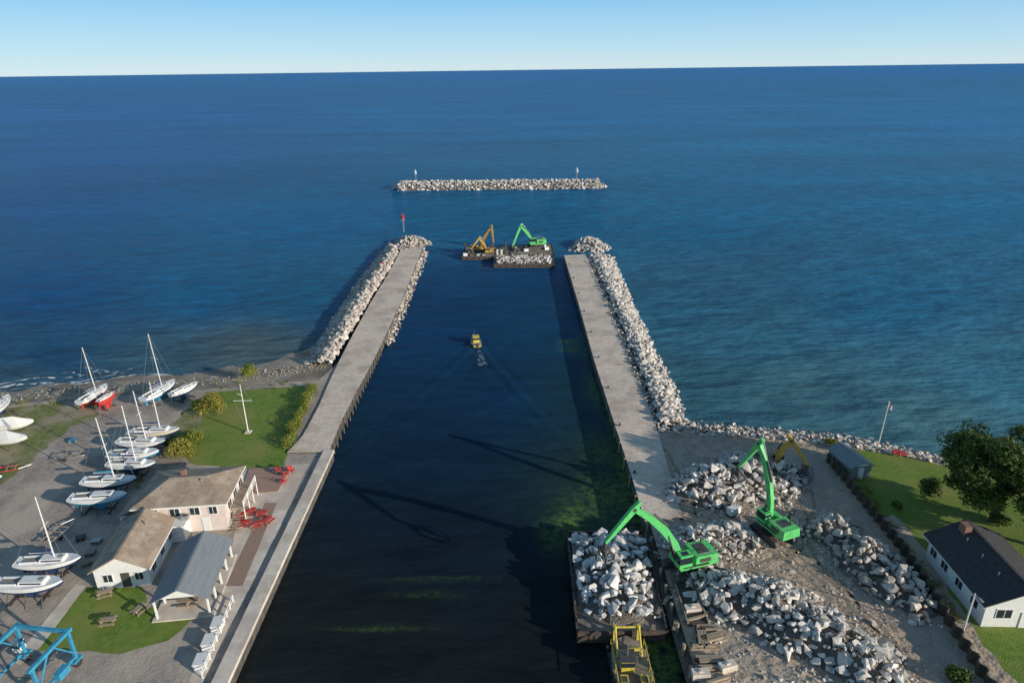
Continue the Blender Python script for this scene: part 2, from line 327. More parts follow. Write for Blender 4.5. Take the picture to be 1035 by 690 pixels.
for i in range(20): q=lb[25].lerp(lb[17],i/19); g.cyl('piles',wallm,(q.x+.2,q.y,-1),(q.x+.2,q.y,1.8),.16,n=6)
g.build(True)
ER=18.6
shR=PX([(668,434),(700,437),(760,441),(820,445),(870,451),(940,464),(1035,490),(1300,560),(2200,760)],1.8)
sheet('worksite_ground',[Vector((ER,-300,0)),Vector((ER,80,0)),P(660,436,1.8)]+shR+[Vector((900,-300,0))],1.8,yardR,depth=4,sidemat=wallm)
sheet('east_lawn',[P(845,458,1.8),P(868,454,1.8),P(905,459,1.8),P(945,468,1.8),P(1035,492,1.8),P(1300,565,1.8),Vector((300,60,0)),Vector((300,20,0)),Vector((50,20,0)),Vector((50,60,0)),Vector((50.5,88,0))],1.83,grass,jit=.3)
sheet('gravel_drive',PX([(905,520),(925,540),(985,640),(1035,700),(960,700),(925,600),(880,530)],1.8),1.845,yardR,jit=.3)
hr=M('haul_road_dirt',(.58,.43,.31),(.40,.305,.225),scale=.8,rough=.95,c3=(.34,.275,.22),s3=.25,bump=1,bs=.8,bd=.4)
sheet('haul_road',PX([(684,500),(720,512),(762,516),(800,535),(838,572),(880,612),(925,655),(960,700),(905,700),(868,655),(820,610),(775,578),(735,572),(700,590),(690,560)],1.8),1.82,hr,jit=.8)
tm=M('wheel_ruts',(.22,.175,.135),(.30,.24,.185),scale=1,rough=.95)
V=[];Fc=[]
for line in ([(690,520),(740,540),(800,560),(850,610),(935,700)],[(700,505),(770,535),(820,570),(880,630),(920,700)],[(805,470),(800,510),(830,560),(900,640)],[(690,600),(740,575),(800,550),(815,500),(810,470)],[(660,450),(690,490),(700,530),(690,580),(672,640)]):
    r=resample(PX(line,1.8),50)
    for off in(-1.1,1.1):
        o=len(V)
        for i,q in enumerate(r):
            d=(r[min(i+1,49)]-r[max(i-1,0)]).normalized(); nn=Vector((-d.y,d.x,0)); c=q+nn*(off+.35*math.sin(i*.5)); wd=.16+.1*random.random()
            V+=[(c.x-nn.x*wd,c.y-nn.y*wd,1.83),(c.x+nn.x*wd,c.y+nn.y*wd,1.83)]
        Fc+=[(o+2*i,o+2*i+2,o+2*i+3,o+2*i+1) for i in range(49) if random.random()<.85]
mesh_obj('wheel_ruts',V,Fc,[tm])

# ---------------------------------------------------------------- rocks
RV=[]
for k in range(20):
    bm=bmesh.new(); r=random.Random(k+100)
    for i in range(r.choice((10,12,15))):
        v=Vector((r.uniform(-1,1),r.uniform(-1,1),r.uniform(-1,1))); v=v/(v.length**.5*max(abs(v.x),abs(v.y),abs(v.z))**.5)*r.uniform(.78,1); bm.verts.new((v.x*.58,v.y*.46,v.z*.4))
    res=bmesh.ops.convex_hull(bm,input=bm.verts[:]); 
    dele=[g for g in res['geom_interior'] if isinstance(g,bmesh.types.BMVert)]+[g for g in res['geom_unused'] if isinstance(g,bmesh.types.BMVert)]
    if dele: bmesh.ops.delete(bm,geom=list(set(dele)),context='VERTS')
    bmesh.ops.dissolve_limit(bm,angle_limit=math.radians(12),verts=bm.verts[:],edges=bm.edges[:])
    bm.verts.index_update(); RV.append((np.array([v.co[:] for v in bm.verts]),[[v.index for v in f.verts] for f in bm.faces])); bm.free()
def rot_rand(tilt=1):
    a,b,c=random.uniform(0,6.28),random.gauss(0,.5*tilt),random.gauss(0,.5*tilt)
    return np.array(Matrix.Rotation(a,3,'Z')@Matrix.Rotation(b,3,'X')@Matrix.Rotation(c,3,'Y'))
def rocks(name,pts,mat,extra=None):
    V=[];Fc=[];o=0
    for (px,py,pz,s) in pts:
        v,f=RV[random.randrange(20)]; sc=np.array([random.uniform(.8,1.35),random.uniform(.8,1.2),random.uniform(.8,1.25)])*s
        vv=(v*sc)@rot_rand().T+np.array([px,py,pz]); V+=vv.tolist(); Fc+=[[i+o for i in q] for q in f]; o+=len(v)
    mats=[mat];mi=[0]*len(Fc)
    if extra:
        mats.append(core); V+=extra[0]; Fc+=[[i+o for i in q] for q in extra[1]]; mi+=[1]*len(extra[1])
    return mesh_obj(name,V,Fc,mats,mi)
def rock_strip(name,inn,out,prof,sp,smin,smax,mat,layers=1.0):
    k=60;a=resample(inn,k);b=resample(out,k); Lg=sum((a[i+1]-a[i]).length for i in range(k-1)); W=sum((a[i]-b[i]).length for i in range(k))/k
    pts=[];nl=int(Lg/sp*layers);nw=max(2,int(W/sp*layers))
    for i in range(nl):
        for j in range(nw):
            s=min(.999,max(0,(i+random.uniform(.05,.95))/nl)); t=(j+random.uniform(0,1))/nw
            q=s*(k-1);ii=int(q);fr_=q-ii; A=a[ii].lerp(a[ii+1],fr_);B=b[ii].lerp(b[ii+1],fr_); p=A.lerp(B,t)
            sz=smin+(smax-smin)*random.random()**1.6
            pts.append((p.x,p.y,prof(t)+random.uniform(-.25,.3),sz))
    V=[];Fc=[];nt_=8
    for i in range(k):
        for j in range(nt_+1):
            t=j/nt_; p=a[i].lerp(b[i],t); V.append((p.x,p.y,prof(t)-.4))
    for i in range(k-1):
        for j in range(nt_): q=i*(nt_+1)+j; Fc.append([q,q+1,q+nt_+2,q+nt_+1])
    return pts,(V,Fc)
def pile_pts(ells,z0,sp,smin,smax):
    pts=[];
    def hgt(x,y):
        h=-9
        for cx,cy,rx,ry,ro,hh in ells:
            dx,dy=x-cx,y-cy; c,s=math.cos(ro),math.sin(ro); u=(c*dx+s*dy)/rx; v=(-s*dx+c*dy)/ry; a_=math.atan2(v,u); r=math.sqrt(u*u+v*v)/(1+.12*math.sin(3*a_+cx)+.08*math.sin(5*a_+cy))
            if r<1.0: h=max(h,hh*min(1,(1-r)*1.2)**.8*(1+.12*math.sin(x*1.3)*math.sin(y*1.1+1)))
        return h
    xs=[e[0] for e in ells];R=max(max(e[2],e[3]) for e in ells)*1.2; ys=[e[1] for e in ells]
    x0,x1,y0,y1=min(xs)-R,max(xs)+R,min(ys)-R,max(ys)+R
    V=[];Fc=[]; st=.7; nx=int((x1-x0)/st)+1;ny=int((y1-y0)/st)+1
    for i in range(nx):
        for j in range(ny):
            x,y=x0+i*st,y0+j*st;h=hgt(x,y); V.append((x,y,z0+(h if h>-1 else -.6)-.42+random.uniform(-.08,.08)))
    for i in range(nx-1):
        for j in range(ny-1): q=i*ny+j; Fc.append([q,q+ny,q+ny+1,q+1])
    x=x0
    while x<x1:
        y=y0
        while y<y1:
            X=x+random.uniform(-.5,.5)*sp;Y=y+random.uniform(-.5,.5)*sp;h=hgt(X,Y)
            if h>-1: pts.append((X,Y,z0+h+random.uniform(-.2,.3),smin+(smax-smin)*random.random()**1.8))
            y+=sp
        x+=sp
    for e in ells:
        for _ in range(int((e[2]+e[3])*12)):
            t=random.uniform(0,6.28);r=random.uniform(.9,1.3); c,s=math.cos(e[4]),math.sin(e[4]); u,v=e[2]*r*math.cos(t),e[3]*r*math.sin(t)
            X,Y=e[0]+c*u-s*v,e[1]+s*u+c*v
            if hgt(X,Y)<-1: pts.append((X,Y,z0+.06,random.uniform(.12,.5)))
    return pts,(V,Fc)
inn=PX([(402,256),(388,280),(373,303),(358,328),(344,352),(334,368)],1.8); out=PX([(394,245),(368,276),(348,305),(328,335),(312,358),(302,371)],0)
p1,e1=rock_strip('a',inn,out,lambda t:2.1+.4*math.sin(min(1,t*3)*math.pi/2)-2.8*max(0,t-.25)/.75,.82,.65,1.6,stone2)
c=P(414,243,2); p2,e2=pile_pts([(c.x,c.y+1,7.2,12.5,0,3.6)],-.9,.95,.8,1.8)
p3,e3=rock_strip('b',[v+Vector((.05,0,0)) for v in lb[:17]],[v+Vector((1.9,0,0)) for v in lb[:17]],lambda t:1.4-1.8*t,.8,.5,1.1,stone2)
def comb(*es):
    V=[];Fc=[]
    for v,f in es: o=len(V);V+=v;Fc+=[[i+o for i in q] for q in f]
    return V,Fc
rocks('west_pier_rocks',p1+p2+p3,stone2,comb(e1,e2,e3))
inn=PX([(597,258),(613,293),(629,330),(650,382),(670,432)],1.8); out=PX([(620,260),(638,300),(656,340),(679,382),(695,424)],0)
p1,e1=rock_strip('a',inn,out,lambda t:2.0+.4*math.sin(min(1,t*3)*math.pi/2)-2.8*max(0,t-.3)/.7,.82,.65,1.6,stone2)
c=P(595,245,2); p2,e2=pile_pts([(c.x+.5,c.y+2,7.4,11,0,3.5)],-.9,.95,.8,1.8)
rocks('east_pier_rocks',p1+p2,stone,comb(e1,e2))
p3,e3=rock_strip('c',PX([(592,262),(607,295),(623,332),(644,386),(664,434)],1.9),PX([(597,260),(613,295),(629,332),(650,384),(671,434)],1.9),lambda t:1.8,.5,.25,.7,stone2); rocks('pier_rubble',p3,stone2,None)
inn=PX([(664,437),(700,439),(760,443),(820,447),(870,453),(940,467),(1035,494),(1200,540)],1.8); out=PX([(685,419),(712,425),(760,429),(805,433),(850,437),(900,446),(945,457),(1035,480),(1200,520)],0)
p1,e1=rock_strip('a',inn,out,lambda t:2.0-2.5*t,.75,.45,1.2,stone2); rocks('shore_riprap',p1,stone2,e1)
pts=[]
for _ in range(900):
    u=random.uniform(225,335);v=random.uniform(376,390)-.12*(u-205)*.6; q=P(u,v,1.3); pts.append((q.x,q.y,.95+random.uniform(-.2,.3),random.uniform(.12,.4)))
for _ in range(300):
    u=random.uniform(-40,240);q=P(u,402-.08*u+random.uniform(-5,3),1.3); pts.append((q.x,q.y,1.3,random.uniform(.12,.35)))
rocks('beach_cobbles',pts,M('beach_stone',(.42,.36,.3),(.3,.26,.22),scale=1.5,rough=.9,island=.3))
A=P(402,193,0);B=P(607,191,0); A2=A+Vector((0,15,0));B2=B+Vector((0,15,0))
p1,e1=rock_strip('a',[A,B],[A2,B2],lambda t:-.7+4.3*math.sin(math.pi*min(1,max(0,t)))**.75,1.25,1.0,2.1,stone)
p2,e2=pile_pts([(A.x+2,A.y+7.5,6,7.5,0,3.6),(B.x-2,B.y+7.5,6,7.5,0,3.6)],-.8,1.25,1.0,2.1)
rocks('detached_breakwater',p1+p2,stone,comb(e1,e2))
def ell(u,v,rx,ry,ro,h): q=P(u,v,1.8); return (q.x,q.y,rx,ry,ro,h)
def pile(name,ells,sp=.8,a=.45,b=1.7,z=1.8,mat=stone):
    p,e=pile_pts(ells,z,sp,a,b); rocks(name,p,mat,e)
pile('rock_stockpile',[ell(718,495,6.4,5.4,0,3.2),ell(752,487,6.8,6.2,0,3.4),ell(784,482,4.2,5,0,2.4)],sp=.74,a=.5)
pile('rock_stockpile',[ell(712,552,5.8,3.6,0,2.4),ell(738,545,3.8,3.2,0,1.6)],sp=.66,a=.4,b=1.4)
pile('rock_stockpile',[ell(735,602,5.5,4.2,-.3,2.3),ell(780,618,6.2,4.8,-.4,2.9),ell(828,645,6.2,4.5,-.6,2.7),ell(868,672,5,4,-.5,2.2)],sp=.68,a=.4,b=1.6)
pile('rock_stockpile',[ell(842,540,3.8,3.8,0,2),ell(872,565,4.2,4.2,-.8,2.4),ell(905,592,3.8,4.2,-.8,2.1),ell(925,612,2.5,3,0,1.4)],sp=.75,a=.45,b=1.5,mat=stone2)
pts=[]
for _ in range(1500):
    u=random.uniform(690,940);v=random.uniform(450,690)
    q=P(u,v,1.8)
    if q.x<46.5 and q.x>20: pts.append((q.x,q.y,1.84,random.uniform(.08,.32) if random.random()<.95 else random.uniform(.4,.9)))
rocks('scattered_rocks',pts,stone2)

# ---------------------------------------------------------------- foliage
def foliage(name,lobes,per,ls,mat,trunk=None):
    V=[];
    for (c,r) in lobes:
        k=int(per); d=rng.normal(size=(k,3)); d/=np.linalg.norm(d,axis=1)[:,None]; rad=rng.random(k)**.45
        pos=np.array(c)+d*rad[:,None]*np.array(r)
        a=rng.normal(size=(k,3)); a/=np.linalg.norm(a,axis=1)[:,None]; b=np.cross(a,d+.3*rng.normal(size=(k,3))); b/=np.linalg.norm(b,axis=1)[:,None]+1e-9
        s=ls*(.5+rng.random(k))[:,None]
        V.append(np.stack([pos-a*s,pos-b*s*.6,pos+a*s,pos+b*s*.6],1).reshape(-1,3))
    V=np.concatenate(V); nq=len(V)//4; Fc=np.arange(nq*4).reshape(-1,4)
    if trunk:
        g=G(name); g.add('crown',mat,V.tolist(),Fc.tolist())
        for a,b,r1,r2 in trunk: g.cyl('trunk',bark,a,b,r1,r2,7)
        return g.build()
    return mesh_obj(name,V.tolist(),Fc.tolist(),[mat])
def tree(name,base,hgt,rad,mat,per=240,nl=46,ls=.28,flat=.75):
    base=Vector(base); cz=base.z+hgt*.56; lobes=[];tr=[(base,base+Vector((.2,.1,hgt*.45)),.035*hgt,.02*hgt)]
    for i in range(nl):
        d=Vector(rng.normal(size=3)).normalized(); rr=random.uniform(.25,1)**.5
        c=Vector((base.x+d.x*rad*.84*rr,base.y+d.y*rad*.84*rr,cz+d.z*hgt*.38*rr)); r=random.uniform(.14,.28)*rad; lobes.append((c,(r,r,r*flat)))
        if i%3==0: s=base+Vector((.1,0,hgt*random.uniform(.25,.45))); tr.append((s,c,.011*hgt,.004*hgt))
    return foliage(name,lobes,per,ls,mat,tr)
tb=P(1003,527,1.8); tree('shade_tree',tb,16,8.2,leafg,per=330,nl=80,ls=.22)
tb=P(1075,560,1.8); tree('shade_tree',tb,13,6.5,leafg,per=200,nl=40)
def bush(name,u,v,r,h,mat,n=9,z=1.6,per=200,ls=.13):
    b=P(u,v,z); lobes=[]
    for i in range(n):
        a=random.uniform(0,6.28);q=random.uniform(0,.65)*r; rr=random.uniform(.3,.5)*r; lobes.append(((b.x+q*math.cos(a),b.y+q*math.sin(a),z+random.uniform(.35,.75)*h),(rr,rr,rr*.8*h/r)))
    return foliage(name,lobes,per,ls,mat)
leafbr=leafM('bright_leaves',(.18,.22,.03),(.27,.28,.05))
bush('garden_bush',216,420,3.0,4.8,leafy,20); bush('garden_bush',203,416,1.9,2.8,leafbr,12)
bush('garden_bush',253,381,2.3,3.2,leafbr,12); bush('garden_bush',184,462,3.0,3.4,leafy,18); bush('garden_bush',196,448,2.0,2.4,leafbr,12); bush('garden_bush',171,452,1.3,1.6,leafg,8)
bush('garden_bush',936,502,2.2,3.0,leafg,14,1.8); bush('garden_bush',968,690,1.6,1.6,leafg,10,1.8); bush('garden_bush',843,452,1.8,1.4,leafbr,9,1.8);bush('garden_bush',1010,530,2.0,1.6,leafg,9,1.8)
bush('garden_bush',905,512,1,1,leafg,6,1.8)
a=P(317,394);b=P(289,453); lobes=[]
for i in range(26):
    q=a.lerp(b,i/25); r=random.uniform(.7,1.2); lobes.append(((q.x+random.uniform(-.5,.5),q.y,2.3+random.uniform(-.2,.4)),(r,1.1,r)))
foliage('hedge',lobes,230,.12,leafbr)
lobes=[]
for i in range(60):
    q=random.choice([P(140+random.uniform(-3,3),455+random.uniform(-5,40)),P(random.uniform(5,100),random.uniform(402,412)),P(random.uniform(200,320),random.uniform(386,394))]); lobes.append(((q.x,q.y,1.75),(.5,.5,.3)))
for i in range(60):
    q=P(842,466,1.8).lerp(P(965,640,1.8),random.random()); lobes.append(((q.x+random.uniform(.8,2.2),q.y,2.0),(.6,.6,.45)))
foliage('weeds',lobes,45,.1,leafbr)

# ---------------------------------------------------------------- boats
cockm=M('cockpit_grey',(.3,.28,.25),(.2,.19,.17),scale=2)
def hull(g,L,B,D,z0,topm,botm,deckm,bowf=.6):
    ns=14; secs=[]
    for i in range(ns):
        t=i/(ns-1); x=-L/2+L*t
        hb=B/2*((max(0,1-((t-.42)/.58)**2))**bowf if t>.42 else 1-.3*((.42-t)/.42)**2); hb=max(hb,.03)
        zd=z0+D+.35*(t-.35)**2*2; zb=z0+D*.85*abs((t-.45)/.55)**3
        sec=[(hb,zd),(hb*.97,zb+(zd-zb)*.55),(hb*.82,zb+(zd-zb)*.25),(hb*.45,zb+(zd-zb)*.07),(0,zb)]
        full=sec+[(-a,b) for a,b in sec[-2::-1]]; secs.append([(x,a,b) for a,b in full])
    n=9
    V=[p for s in secs for p in s]; ft=[];fb=[]
    for i in range(ns-1):
        for j in range(n-1):
            q=(i*n+j,(i+1)*n+j,(i+1)*n+j+1,i*n+j+1); (ft if j in(0,7) else fb).append(q)
    ft.append(tuple(range(n))); g.add('topsides',topm,V,ft); g.add('bottom',botm,V,fb)
    dk_=[(s[0][0],s[0][1],s[0][2]-.04) for s in secs]+[(s[-1][0],s[-1][1],s[-1][2]-.04) for s in secs]
    g.add('deck',deckm,dk_,[(i,i+1,ns+i+1,ns+i) for i in range(ns-1)])
def sailboat(u,v,L,ang,mast=(0,0),bot=navy,top=None,z=1.6,cover=None,mh=None):
    loc=P(u,v,z); g=G('sailboat',loc,ang); B=L*.31; z0=1.0; D=1.25; top=top or white
    hull(g,L,B,D,z0,top,bot,white)
    g.extr('keel',bot,[(-.9,.15),(.6,.15),(.9,1.15),(-.7,1.15)],-.12,.12); g.extr('keel',bot,[(-L*.44,.5),(-L*.4,.5),(-L*.36,1.5),(-L*.44,1.5)],-.05,.05)
    zd=z0+D
    g.box('cabin',white,(L*.08,0,zd+.22),(L*.4,B*.55,.5),taper=.86); g.box('cabin_windows',glass,(L*.08,0,zd+.26),(L*.3,B*.535,.18))
    g.box('cockpit',cockm,(-L*.27,0,zd+.03),(L*.26,B*.42,.1)); g.box('cockpit',white,(-L*.27,B*.25,zd+.14),(L*.28,.12,.26)); g.box('cockpit',white,(-L*.27,-B*.25,zd+.14),(L*.28,.12,.26))
    g.box('cabin',cockm,(L*.2,0,zd+.5),(.5,.5,.08))
    if mh:
        mx_=L*.1; tp=(mx_+mast[0],mast[1],zd+mh); g.cyl('mast',alu,(mx_,0,zd+.3),tp,.1,.07,6)
        g.cyl('boom',alu,(mx_-.1,0,zd+1.2),(mx_-L*.36,0,zd+1.15),.08,n=6); g.cyl('sail_cover',cover or navy,(mx_-.2,0,zd+1.33),(mx_-L*.34,0,zd+1.28),.17,.1,7)
        for e in((L/2-.1,0,zd+.3),(-L/2+.1,0,zd+.1),(mx_,B/2,zd),(mx_,-B/2,zd)): g.cyl('rigging',steel,tp,e,.018,n=4)
        sp=Vector((mx_,0,zd)).lerp(Vector(tp),.55); g.cyl('spreaders',alu,sp+Vector((0,-.8,0)),sp+Vector((0,.8,0)),.04,n=4)
    for sx in(-.26,.0,.24):
        for sy in(-1,1):
            g.cyl('jack_stands',dk,(sx*L,sy*B*.62,0),(sx*L,sy*B*.36,z0+.42),.06,n=5); g.cyl('jack_stands',dk,(sx*L,sy*B*.62,0),(sx*L+.3,sy*B*.8,0.02),.04,n=4)
    g.box('cradle',rust,(0,0,.08),(L*.5,.25,.14)); g.box('cradle',rust,(L*.2,0,.09),(.2,B*1.2,.14)); g.box('cradle',rust,(-L*.22,0,.09),(.2,B*1.2,.14))
    return g.build()
R=math.radians
cream=M('cream_gelcoat',(.7,.62,.45),(.6,.53,.4),scale=2)
sailboat(97,408,7.5,R(80),bot=red,mh=9,mast=(0,.5)); sailboat(163,404,8.5,R(74),bot=blue,mh=11,mast=(0,.5)); sailboat(188,403,6.0,R(60),bot=navy)
sailboat(110,412,4.4,R(75),bot=red,top=red)
sailboat(160,446,8,R(2),mh=8.5,mast=(-.5,.9),top=cream); sailboat(146,457,8.2,R(-4),mh=8.8,mast=(-.6,.5)); sailboat(138,469,8,R(3),bot=blue)
sailboat(136,480,7.6,R(-2),mh=9.5,mast=(-.6,.8)); sailboat(114,497,8.0,R(2),mh=10,mast=(-.8,.6),cover=blue); sailboat(103,514,8.0,R(4),bot=blue)
sailboat(54,580,7.8,R(4),mh=9,mast=(-.3,.4)); sailboat(34,603,8.2,R(0),bot=navy); sailboat(2,420,8,R(100),mh=9,mast=(0,.6))
sailboat(-25,500,8,R(20),mh=9)
def wrapboat(u,v,L,ang):
    g=G('shrink_wrapped_boat',P(u,v),ang); hull(g,L,L*.33,1.2,.9,white,white,white)
    B=L*.33; vs=[(-L/2,-B*.4,2.1),(-L/2,B*.4,2.1),(L*.25,B*.42,2.1),(L*.25,-B*.42,2.1),(L/2,0,2.4),(-L/2,0,3.0),(L*.1,0,3.3)]
    g.add('cover',wpaint,vs,[(0,3,6,5),(1,5,6,2),(3,4,6),(2,6,4),(0,5,1)]); 
    for sx in(-.3,.2):
        for sy in(-1,1): g.cyl('stands',dk,(sx*L,sy*B*.5,0),(sx*L,sy*B*.4,1.2),.07,n=5)
    g.build()
wrapboat(12,438,8,R(10)); wrapboat(6,452,9,R(-5)); wrapboat(-30,470,8,R(0))
for u,v,a in [(10,476,.4),(75,462,.2),(60,540,1.4)]:
    g=G('boat_trailer',P(u,v,1.6),a); 
    for s in(-1,1): g.cyl('frame',red if u==10 else steel,(-2.6,s*.8,.55),(1.4,s*.8,.55),.07); g.cyl('frame',steel,(1.4,s*.8,.55),(3,0,.5),.06); g.cyl('wheels',black,(-1,s*1.05,.33),(-1,s*1.25,.33),.33,n=12)
    for k in range(4): g.box('bunks',wood,(-2.4+k*1.1,0,.65),(.12,1.6,.1))
    g.build()
for u,v,a,c in [(92,560,.2,wood),(82,545,.5,dk),(98,548,.1,steel),(130,575,.3,red),(74,446,.4,blue),(120,540,.1,wood),(88,570,.7,wood)]:
    g=G('pallet_stack',P(u,v,1.6),a); 
    for k in range(3): g.box('deck',c,(0,0,.14+k*.16),(1.2,1.0,.04)); [g.box('bearers',wood,(x_,0,.06+k*.16),(.1,1,.1)) for x_ in(-.5,0,.5)]
    g.build(True)
q=P(251,437); g=G('yacht_club_signal_mast',q); g.cyl('mast',wpaint,(0,0,0),(0,0,9.3),.11,.06); g.cyl('yardarm',wpaint,(-1.6,0,6.2),(1.6,0,6.2),.05)
for s in(-1,1): g.cyl('halyards',steel,(s*1.5,0,6.2),(s*.4,0,1),.02,n=4); g.cyl('halyards',steel,(0,0,9),(s*1.5,0,6.2),.02,n=4)
g.cyl('gaff',wpaint,(0,0,7.2),(0,-1.6,8.3),.04); g.box('base',conc2,(0,0,.1),(1,1,.25)); g.build()
g=G('work_boat',P(481,347,0),R(100)); hull(g,6.0,2.5,.95,-.35,byel,dk,M('deck_grey',(.35,.35,.33),(.25,.25,.24),scale=3)); g.box('wheelhouse',byel,(-.2,0,1.2),(1.5,1.4,1.3)); g.box('windows',glass,(-.2,0,1.45),(1.54,1.44,.5)); g.box('roof',byel,(-.2,0,1.9),(1.7,1.6,.08)); g.cyl('rail',steel,(-2.8,-1,1.2),(-2.8,1,1.2),.05); g.box('engine',dk,(-2.9,0,.6),(.5,.6,1)); g.box('crate',dk,(1.5,0,.9),(.9,.8,.4)); g.cyl('antenna',steel,(-.4,.4,1.9),(-.4,.4,3.4),.03,n=4); g.build()
V=[];Fc=[]
c=P(484,353,0.03)
for i in range(14): wd=.35+.07*i; V+=[(c.x+.12*i-wd+.12*math.sin(i*2.),c.y-.75*i,.2),(c.x+.12*i+wd*.7+.12*math.cos(i*3),c.y-.75*i,.2)]
Fc=[(2*i,2*i+1,2*i+3,2*i+2) for i in range(13)]; 
wash=M('wash_foam',(.3,.42,.45),(.2,.3,.36),scale=2,rough=.6); t=wash.node_tree; pp=t.nodes['Principled BSDF']; nz=t.nodes.new('ShaderNodeTexNoise'); nz.inputs['Scale'].default_value=1.4; nz.inputs['Detail'].default_value=6; tcc=t.nodes.new('ShaderNodeTexCoord'); t.links.new(tcc.outputs['Object'],nz.inputs['Vector']); r=t.nodes.new('ShaderNodeMapRange'); r.inputs[1].default_value=.45;r.inputs[2].default_value=.7; t.links.new(nz.outputs[0],r.inputs[0]); t.links.new(r.outputs[0],pp.inputs['Alpha'])
mesh_obj('boat_wash',V,Fc,[wash])

# ---------------------------------------------------------------- excavators
def excavator(name,base,knee,tip,body,tool='grapple',s=1.0,cabrise=0,boomw=.5):
    base=Vector(base);knee=Vector(knee);tip=Vector(tip); d=(knee-base); ang=math.atan2(d.y,d.x); Rz=Matrix.Rotation(-ang,3,'Z')
    k=Rz@(knee-base);t=Rz@(tip-base); K=(k.x,k.z);Tt=(t.x,t.z)
    g=G(name,base,ang)
    for sy in(-1,1):
        Lh=2.5*s;h=.95*s; pts=[]
        for i in range(7): a=math.pi/2-math.pi*i/6; pts.append((Lh-h/2+math.cos(a)*h/2,h/2+math.sin(a)*h/2))
        for i in range(7): a=-math.pi/2-math.pi*i/6; pts.append((-Lh+h/2+math.cos(a)*h/2,h/2+math.sin(a)*h/2))
        g.extr('tracks',dk,pts,sy*1.45*s-.35*s,sy*1.45*s+.35*s)
        for i in range(12): g.box('track_pads',rust,((-2.1+i*.38)*s,sy*1.45*s,h+.02),(.2*s,.74*s,.08))
    g.box('undercarriage',dk,(0,0,.65*s),(2.4*s,2.3*s,.5*s)); g.cyl('slew_ring',dk,(0,0,.8*s),(0,0,(1.15)*s+cabrise),1.0*s,n=16)
    z=1.15*s+cabrise
    g.box('house',body,(-.3*s,0,z+.22*s),(4.0*s,2.8*s,.4*s)); g.box('house',body,(-1.35*s,0,z+.9*s),(2.3*s,2.7*s,1.0*s),taper=.93)
    g.box('counterweight',body,(-2.65*s,0,z+.75*s),(.8*s,2.8*s,1.25*s),taper=.9); g.box('engine_grilles',dk,(-1.5*s,0,z+1.42*s),(1.3*s,1.6*s,.08*s)); g.box('engine_grilles',dk,(-1.4*s,0,z+.85*s),(1.3*s,2.74*s,.45*s))
    g.cyl('exhaust',dk,(-1.9*s,-.7*s,z+1.4*s),(-1.9*s,-.7*s,z+2.1*s),.09*s)
    g.box('side_tank',body,(.9*s,-1.0*s,z+.7*s),(1.3*s,.75*s,.65*s)); g.box('walkways',dk,(-.2*s,1.45*s,z+.46*s),(3.2*s,.3*s,.06))
    g.box('cab',body,(1.1*s,.95*s,z+1.15*s),(1.6*s,1.0*s,1.6*s),taper=.92); g.box('cab_glass',glass,(1.13*s,.95*s,z+1.35*s),(1.58*s,1.0*s,.85*s)); g.box('cab_roof',body,(1.05*s,.95*s,z+1.98*s),(1.6*s,1.02*s,.1*s)); g.box('cab_roof',glass,(1.1*s,.95*s,z+2.04*s),(.8*s,.6*s,.03*s))
    for y_ in(-1.35,1.35):
        g.cyl('handrails',steel,(-2.4*s,y_*s,z+1.9*s),(-.4*s,y_*s,z+1.9*s),.035*s,n=4)
        for x_ in(-2.4,-1.4,-.4): g.cyl('handrails',steel,(x_*s,y_*s,z+1.3*s),(x_*s,y_*s,z+1.9*s),.03*s,n=4)
    root=(.9*s,z+.7*s); rv=Vector(root);kv=Vector(K);tv=Vector(Tt); mid=rv.lerp(kv,.5); dd=(kv-rv).normalized(); nn=Vector((-dd.y,dd.x)); bend=(kv-rv).length*.075
    if nn.y<0: nn=-nn
    mid=mid+nn*bend; m1=rv.lerp(mid,.5)+nn*bend*.25; m2=mid.lerp(kv,.5)+nn*bend*.25
    g.beam('boom',body,[rv,m1,mid,m2,kv],[.26*s,.38*s,.46*s,.36*s,.24*s],boomw*s)
    sdv=(tv-kv).normalized(); back=kv-sdv*1.0*s
    g.beam('stick',body,[back,kv,kv.lerp(tv,.5),tv],[.2*s,.34*s,.26*s,.16*s],boomw*.8*s)
    g.cyl('pins',dk,(kv.x,-boomw*.6*s,kv.y),(kv.x,boomw*.6*s,kv.y),.2*s)
    A=Vector((1.5*s,z+.25*s)); Bv=m1.lerp(mid,.6)
    for y_ in(-.36,.36):
        g.cyl('boom_cylinders',dk,(A.x,y_*s,A.y),((A.x+Bv.x)/2,y_*s,(A.y+Bv.y)/2),.13*s); g.cyl('boom_cylinders',steel,((A.x+Bv.x)/2,y_*s,(A.y+Bv.y)/2),(Bv.x,y_*s,Bv.y),.07*s)
    a=mid+nn*.6*s; g.cyl('stick_cylinder',dk,(a.x,0,a.y),((a.x+back.x)/2,0,(a.y+back.y)/2),.13*s); g.cyl('stick_cylinder',steel,((a.x+back.x)/2,0,(a.y+back.y)/2),(back.x,0,back.y),.07*s)
    if tool=='grapple':
        g.cyl('grapple',dk,(tv.x,0,tv.y),(tv.x,0,tv.y-.7*s),.2*s); g.cyl('grapple',dk,(tv.x,0,tv.y-.7*s),(tv.x,0,tv.y-1.05*s),.42*s,.5*s)
        for i in range(5):
            an=i*2*math.pi/5; c_,s_=math.cos(an),math.sin(an); P_=[(.45,-.9),(1.0,-1.35),(1.0,-1.9),(.35,-2.4)]
            for j in range(3):
                a_,b_=P_[j],P_[j+1]; g.cyl('grapple',dk,(tv.x+c_*a_[0]*s,s_*a_[0]*s,tv.y+a_[1]*s),(tv.x+c_*b_[0]*s,s_*b_[0]*s,tv.y+b_[1]*s),.16*s*(1-.2*j),.13*s*(1-.2*j),5)
    else:
